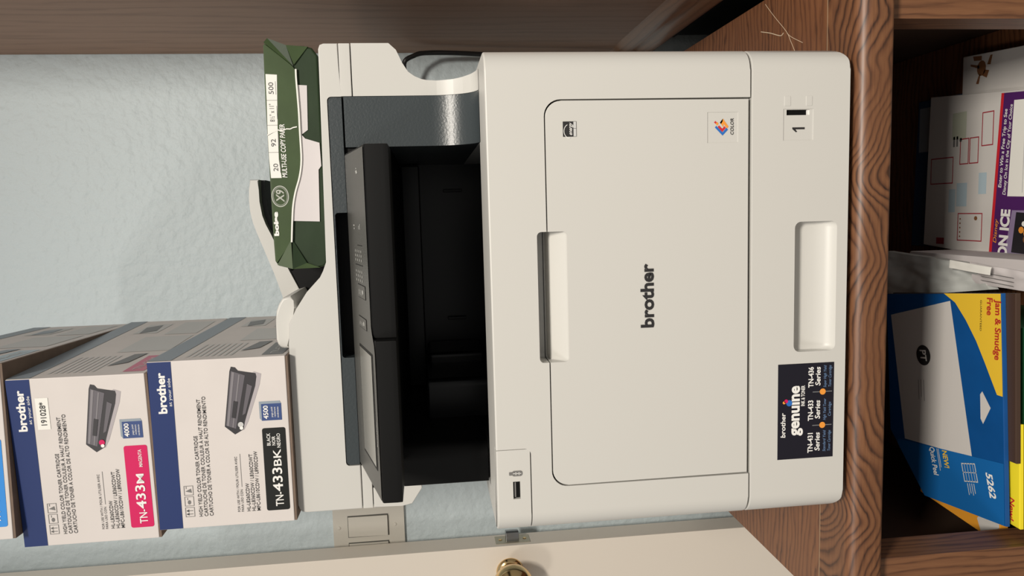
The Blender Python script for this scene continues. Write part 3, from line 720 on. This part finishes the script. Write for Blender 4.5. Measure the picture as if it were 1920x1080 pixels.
# right-hand pile
t = flat_pack('label_pack', [(.010, .105), (.222, .098), (.226, .412), (.0085, .421)], -.3598, -.3485, 'pack_darkblue', 'dark blue pack lying deepest on the shelf under the white packs', 'pack')
decal('cover_print', top(-.3485), [rect(.150, .215, .375, .408)], 'print_bluegrey', t)
t = flat_pack('label_pack', [(.050, .060), (.2545, .060), (.2715, .3073), (.075, .306)], -.3482, -.3385, 'pack_white', 'white pack printed with a brown turkey picture, against the right side of the shelf', 'pack')
decals('bird_print', top(-.3385), [disc(.2500, .272, .010, .008, 14), [(.2560, .292), (.2585, .292), (.2540, .276), (.2500, .276)], [(.236, .262), (.2450, .258), (.2470, .266), (.240, .270)], [(.252, .256), (.2640, .253), (.2640, .257), (.2530, .262)], [(.230, .276), (.2420, .273), (.2420, .276), (.2310, .281)], [(.262, .286), (.268, .288), (.266, .272), (.2600, .272)]], 'pack_brownprint', t)
t = flat_pack('label_pack', [(-.0105, .092), (.199, .081), (.2255, .3595), (.0129, .3664)], -.3382, -.3300, 'pack_white', 'white label pack with red outlined samples and a purple ON ICE advert', 'pack')
T = top(-.33)
ad = decal('advert_panel', T, [[(-.0100, .094), (.1975, .083), (.2098, .2205), (-.0024, .2320)]], 'pack_purple', t)
decal('advert_fade', T, [[(-.0098, .094), (.060, .0905), (.0625, .2000), (.010, .2090), (-.0015, .2260), (-.0030, .2290)]], 'pack_mauve', ad, h=.0005)
decal('red_line', T, [[(.2098, .2205), (.2102, .2250), (-.0022, .2368), (-.0024, .2320)]], 'red', t)
decal('entry_form', T, [[(.0760, .092), (.1900, .086), (.1985, .2035), (.0800, .2085)]], 'paper_bright', ad, h=.0006)
decal('form_lines', T, [rect(.084, .180, .100+.012*i, .1012+.012*i) for i in range(8)], 'print_grey', ad, h=.0009, stuff=True)
FT = Frame((0, 0, -.33), (.998, -.055, 0), (.055, .998, 0))
lettering('advert_lettering', FT, [('Enter to Win a Free Trip to See', .0790, .2235, .0052, .098, .015, .15), ('Disney On Ice in the City of Your Choice', .0700, .2155, .0050, .112, .012, .15)], 'ink_white', ad, h=.0009)
lettering('title_lettering', FT, [('ON ICE', -.0100, .2060, .0140, .0620, .045, 0)], 'ink_white', ad, h=.0009)
lettering('script_lettering', FT, [('Disney', .0080, .2245, .0055, .0300, .01, .3)], 'orange', ad, h=.0010)
ph = decal('photo_print', T, [[(.0050, .1000), (.0540, .0980), (.0600, .1930), (.0095, .1985)]], 'toner_dark', ad, h=.0007)
cols = ['skin_print', 'red', 'ink_white', 'orange', 'pack_brownprint']
for i, m_ in enumerate(cols):
    decal('photo_figures', T, [disc(.012+random.random()*.040, .112+random.random()*.072, .0020+random.random()*.0028, None, 8) for _ in range(8)], m_, ph, h=.0009+.0001*i, stuff=True)
for (x0, x1, y0, y1) in ((.1465, .1905, .236, .2565), (.1250, .1600, .2610, .2780), (.1250, .1600, .2790, .2960), (.1000, .1370, .3080, .3540), (.0210, .0590, .2500, .2960)):
    decal('sample_frame', T, frame_lines(x0, x1, y0, y1, .0014), 'pack_redline', t)
decals('sample_blue', T, [rect(.084, .112, .2450, .2590), rect(.068, .100, .2800, .3000), rect(.060, .092, .3020, .3150)], 'pack_tint', t)
decal('sample_olive', T, [rect(.160, .196, .285, .312)], 'pack_olive', t)
decals('sample_marks', T, [rect(.1500, .1640, .300, .3035), rect(.1500, .1640, .306, .3095), disc(.1585, .2950, .0028, None, 10)], 'ink_grey', t)
decal('sample_red_block', T, [rect(.0150, .0240, .322, .338)], 'pack_redline', t)
decal('sample_bullets', T, [disc(.0270+.006*i, .2910, .0013, None, 8) for i in range(5)] + [disc(.0520, .2620, .0030, None, 10)], 'pack_brownprint', t, stuff=True)
# middle: white papers and a plastic bag
tag(put('envelope_bundle', bm_box(-.0190, .0085, .062, .300, -.3598, -.262, .002, 2), 'paper'), 'bundle of white envelopes standing between the shelf packs', 'envelopes')
def wavy_sheet(name, outline, z, amp, thick, m, seed, nx=26, tilt=(0, 0)):
    """a crumpled sheet: outline is four corners (a,b,c,d), filled by a bilinear grid"""
    b = bmesh.new(); A, B_, Cc, D = [Vector((*p, 0)) for p in outline]; rows = []; bot = []
    from mathutils import noise
    for i in range(nx+1):
        u = i/nx; ra = []; rb = []
        for j in range(nx+1):
            v = j/nx; p = (A*(1-u)+B_*u)*(1-v) + (D*(1-u)+Cc*u)*v
            h = amp*noise.noise(Vector((p.x*38+seed, p.y*22, seed))) + amp*.5*noise.noise(Vector((p.x*110, p.y*60+seed, 3))) + tilt[0]*u + tilt[1]*v
            ra.append(b.verts.new((p.x, p.y, z+h))); rb.append(b.verts.new((p.x, p.y, z+h-thick)))
        rows.append(ra); bot.append(rb)
    for i in range(nx):
        for j in range(nx):
            b.faces.new((rows[i][j], rows[i+1][j], rows[i+1][j+1], rows[i][j+1])); b.faces.new((bot[i][j], bot[i][j+1], bot[i+1][j+1], bot[i+1][j]))
    edge = [(i, 0) for i in range(nx)] + [(nx, j) for j in range(nx)] + [(nx-i, nx) for i in range(nx)] + [(0, nx-j) for j in range(nx)]
    for (i, j), (k, l) in zip(edge, edge[1:]+edge[:1]): b.faces.new((rows[i][j], bot[i][j], bot[k][l], rows[k][l]))
    return b
tag(put('plastic_bag', wavy_sheet('plastic_bag', [(-.0260, .120), (.0020, .150), (.0100, .295), (-.0560, .310)], -.240, .006, .012, 'bag_plastic', 1.0, tilt=(.004, .012)), 'bag_plastic'), 'crumpled translucent plastic bag behind the blue pack on the shelf', 'bag')
pp = thing('paper_insert', (-.01, .10, -.25), 'folded white leaflet with small print beside the blue pack', 'leaflet')
put('sheet', wavy_sheet('sheet', [(-.0230, .055), (-.0020, .055), (.0040, .150), (-.0210, .150)], -.238, .003, .0012, 'paper', 4.0, tilt=(.004, .0)), 'paper', pp)
decal('print_lines', top(-.2325), [[(-.0185+.0045*i, .080), (-.0178+.0045*i, .080), (-.0150+.0045*i, .128), (-.0157+.0045*i, .128)] for i in range(3)], 'ink_grey', pp, stuff=True)
tag(put('paper_strip', wavy_sheet('paper_strip', [(-.0070, .100), (.0020, .098), (.0060, .165), (-.0035, .165)], -.2200, .0015, .0010, 'paper', 9.0), 'paper_bright'), 'bright white paper strip on top of the leaflet', 'paper')
# left-hand pile
tag(put('storage_box', bm_box(-.262, -.0600, .034, .240, -.3598, -.2262, .002, 2), 'pack_green'), 'green box at the bottom of the left pile on the shelf', 'box')
t = flat_pack('label_pack', [(-.3030, .0927), (-.2862, .0656), (-.200, .0700), (-.200, .200), (-.2945, .200)], -.2258, -.2165, 'pack_orange', 'orange and grey pack sticking out at the left under the blue pack', 'pack')
decal('grey_end', top(-.2165), [[(-.3020, .0930), (-.2862, .0665), (-.250, .070), (-.2880, .1000)]], 'pack_white', t)
t = flat_pack('label_pack', [(-.2725, .0335), (-.160, .0395), (-.170, .150), (-.268, .150)], -.2162, -.2115, 'pack_yellow_bright', 'bright yellow pack marked New! poking out under the blue pack', 'pack')
FY = Frame((0, 0, -.2115), (-1, 0, 0), (0, -1, 0))
lettering('new_lettering', FY, [('New!', .2420, -.0475, .0062, .0240, .02, .2)], 'red', t)
t = flat_pack('label_pack', [(-.2010, .0357), (-.0210, .0453), (-.0420, .250), (-.205, .235)], -.2112, -.2055, 'pack_brown', 'dark brown pack directly under the blue pack', 'pack')
decal('hang_hole', top(-.2055), [[(-.1313, .0560), (-.1443, .0490), (-.1618, .0545), (-.1600, .0600), (-.1330, .0600)]], 'pack_white', t)
t = flat_pack('label_pack', [(-.2711, .0394), (-.0222, .0583), (-.0440, .2560), (-.2230, .2400), (-.2870, .1680)], -.2052, -.2000, 'pack_blue', 'blue label pack with envelope picture and yellow corner, top of its pile', 'pack')
T = top(-.20)
FB = Frame((0, 0, -.20), (-1, -.03, 0), (.03, -1, 0))      # printed upside down: reads from the far side
yc = decal('yellow_corner', T, [[(-.0315, .1452), (-.0400, .1260), (-.0579, .1080), (-.0790, .0910), (-.1008, .0770), (-.1319, .0580), (-.1319, .0500), (-.0226, .0585)]], 'pack_yellow', t)
lettering('claim_lettering', FB, [('Jam & Smudge', .0275, -.0655, .0078, .0650, .025, .0), ('Free', .0265, -.0775, .0078, .0190, .025, 0)], 'pack_red', yc, h=.0008)
lettering('guarantee_lettering', FB, [('GUARANTEED', .0300, -.0875, .0024, .0340, .0, 0)], 'ink', yc, h=.0008)
ev = decal('envelope_picture', T, [[(-.0702, .2436), (-.0390, .1341), (-.2121, .0907), (-.2262, .2086)]], 'pack_white', t, h=.0003)
decal('envelope_seal', T, [disc(-.1115, .1775, .0125, .0130, 24)], 'ink', ev, h=.0006)
lettering('seal_lettering', Frame((0, 0, -.2), (-.97, -.24, 0), (.24, -.97, 0)), [('PT', .0585, -.2045, .0110, .0135, .02, .1)], 'pack_white', ev, h=.0008)
FE = Frame((-.142, .176, -.2), (-.99, -.10, 0), (.10, -.99, 0))
decal('address_lines', FE, [rect(.0, .026, .0, .0008), rect(.0, .022, -.005, -.0042), rect(.001, .025, -.010, -.0092)], 'ink_grey', ev, h=.0006, stuff=True)
sb = decal('lower_band', T, [[(-.2302, .2215), (-.2036, .0447), (-.2705, .0398), (-.2862, .1678), (-.2365, .2230)]], 'pack_lightblue', t, h=.0005)
FD = Frame((0, 0, -.2), (-.965, -.26, 0), (.26, -.965, 0))
FN = Frame((-.2215, .0690, -.2), (-.955, -.295, 0), (.295, -.955, 0))
lettering('number_lettering', FN, [('5262', .0, .0, .0090, .0270, .03, .2)], 'ink_white', sb, h=.0009)
FQ = Frame((-.2245, .1560, -.2), (-.955, -.295, 0), (.295, -.955, 0))
lettering('new_lettering', FQ, [('NEW!', .0, .018, .0080, .0200, .02, .1)], 'pack_yellow', sb, h=.0009)
lettering('feature_lettering', FQ, [('Quick Peel', -.004, -.004, .0085, .0330, .02, .1)], 'ink_white', sb, h=.0009)
FG = Frame((-.2255, .1060, -.2), (-.955, -.295, 0), (.295, -.955, 0))
g_ = frame_lines(-.002, .0190, .000, .0220, .0012)
for i in range(1, 5): g_.append(rect(-.002, .0190, .0044*i, .0044*i+.0006))
g_.append(rect(.0080, .0088, 0, .0220))
decal('label_grid', FG, g_, 'print_grey', sb, h=.0009, stuff=True)
decal('small_print', FG, [rect(.0205, .0335-.002*(k % 2), .0040+.0034*k, .0050+.0034*k) for k in range(4)], 'print_grey', sb, h=.0009, stuff=True)
decal('small_print', FQ, [rect(-.002, .024, .0085, .0095), rect(-.002, .020, .0110, .0120)], 'print_grey', sb, h=.0009, stuff=True)
decal('hang_hole', T, [[(-.1330, .0790), (-.1485, .0660), (-.1690, .0760), (-.1640, .0800), (-.1370, .0820)]], 'pack_white', t, h=.0004)

# flat areas next to small bevels keep their own flat normals
for o in bpy.data.objects:
    if o.type == 'MESH' and len(o.data.polygons) > 1 and any(p.use_smooth for p in o.data.polygons):
        w = o.modifiers.new('weighted', 'WEIGHTED_NORMAL'); w.keep_sharp = True
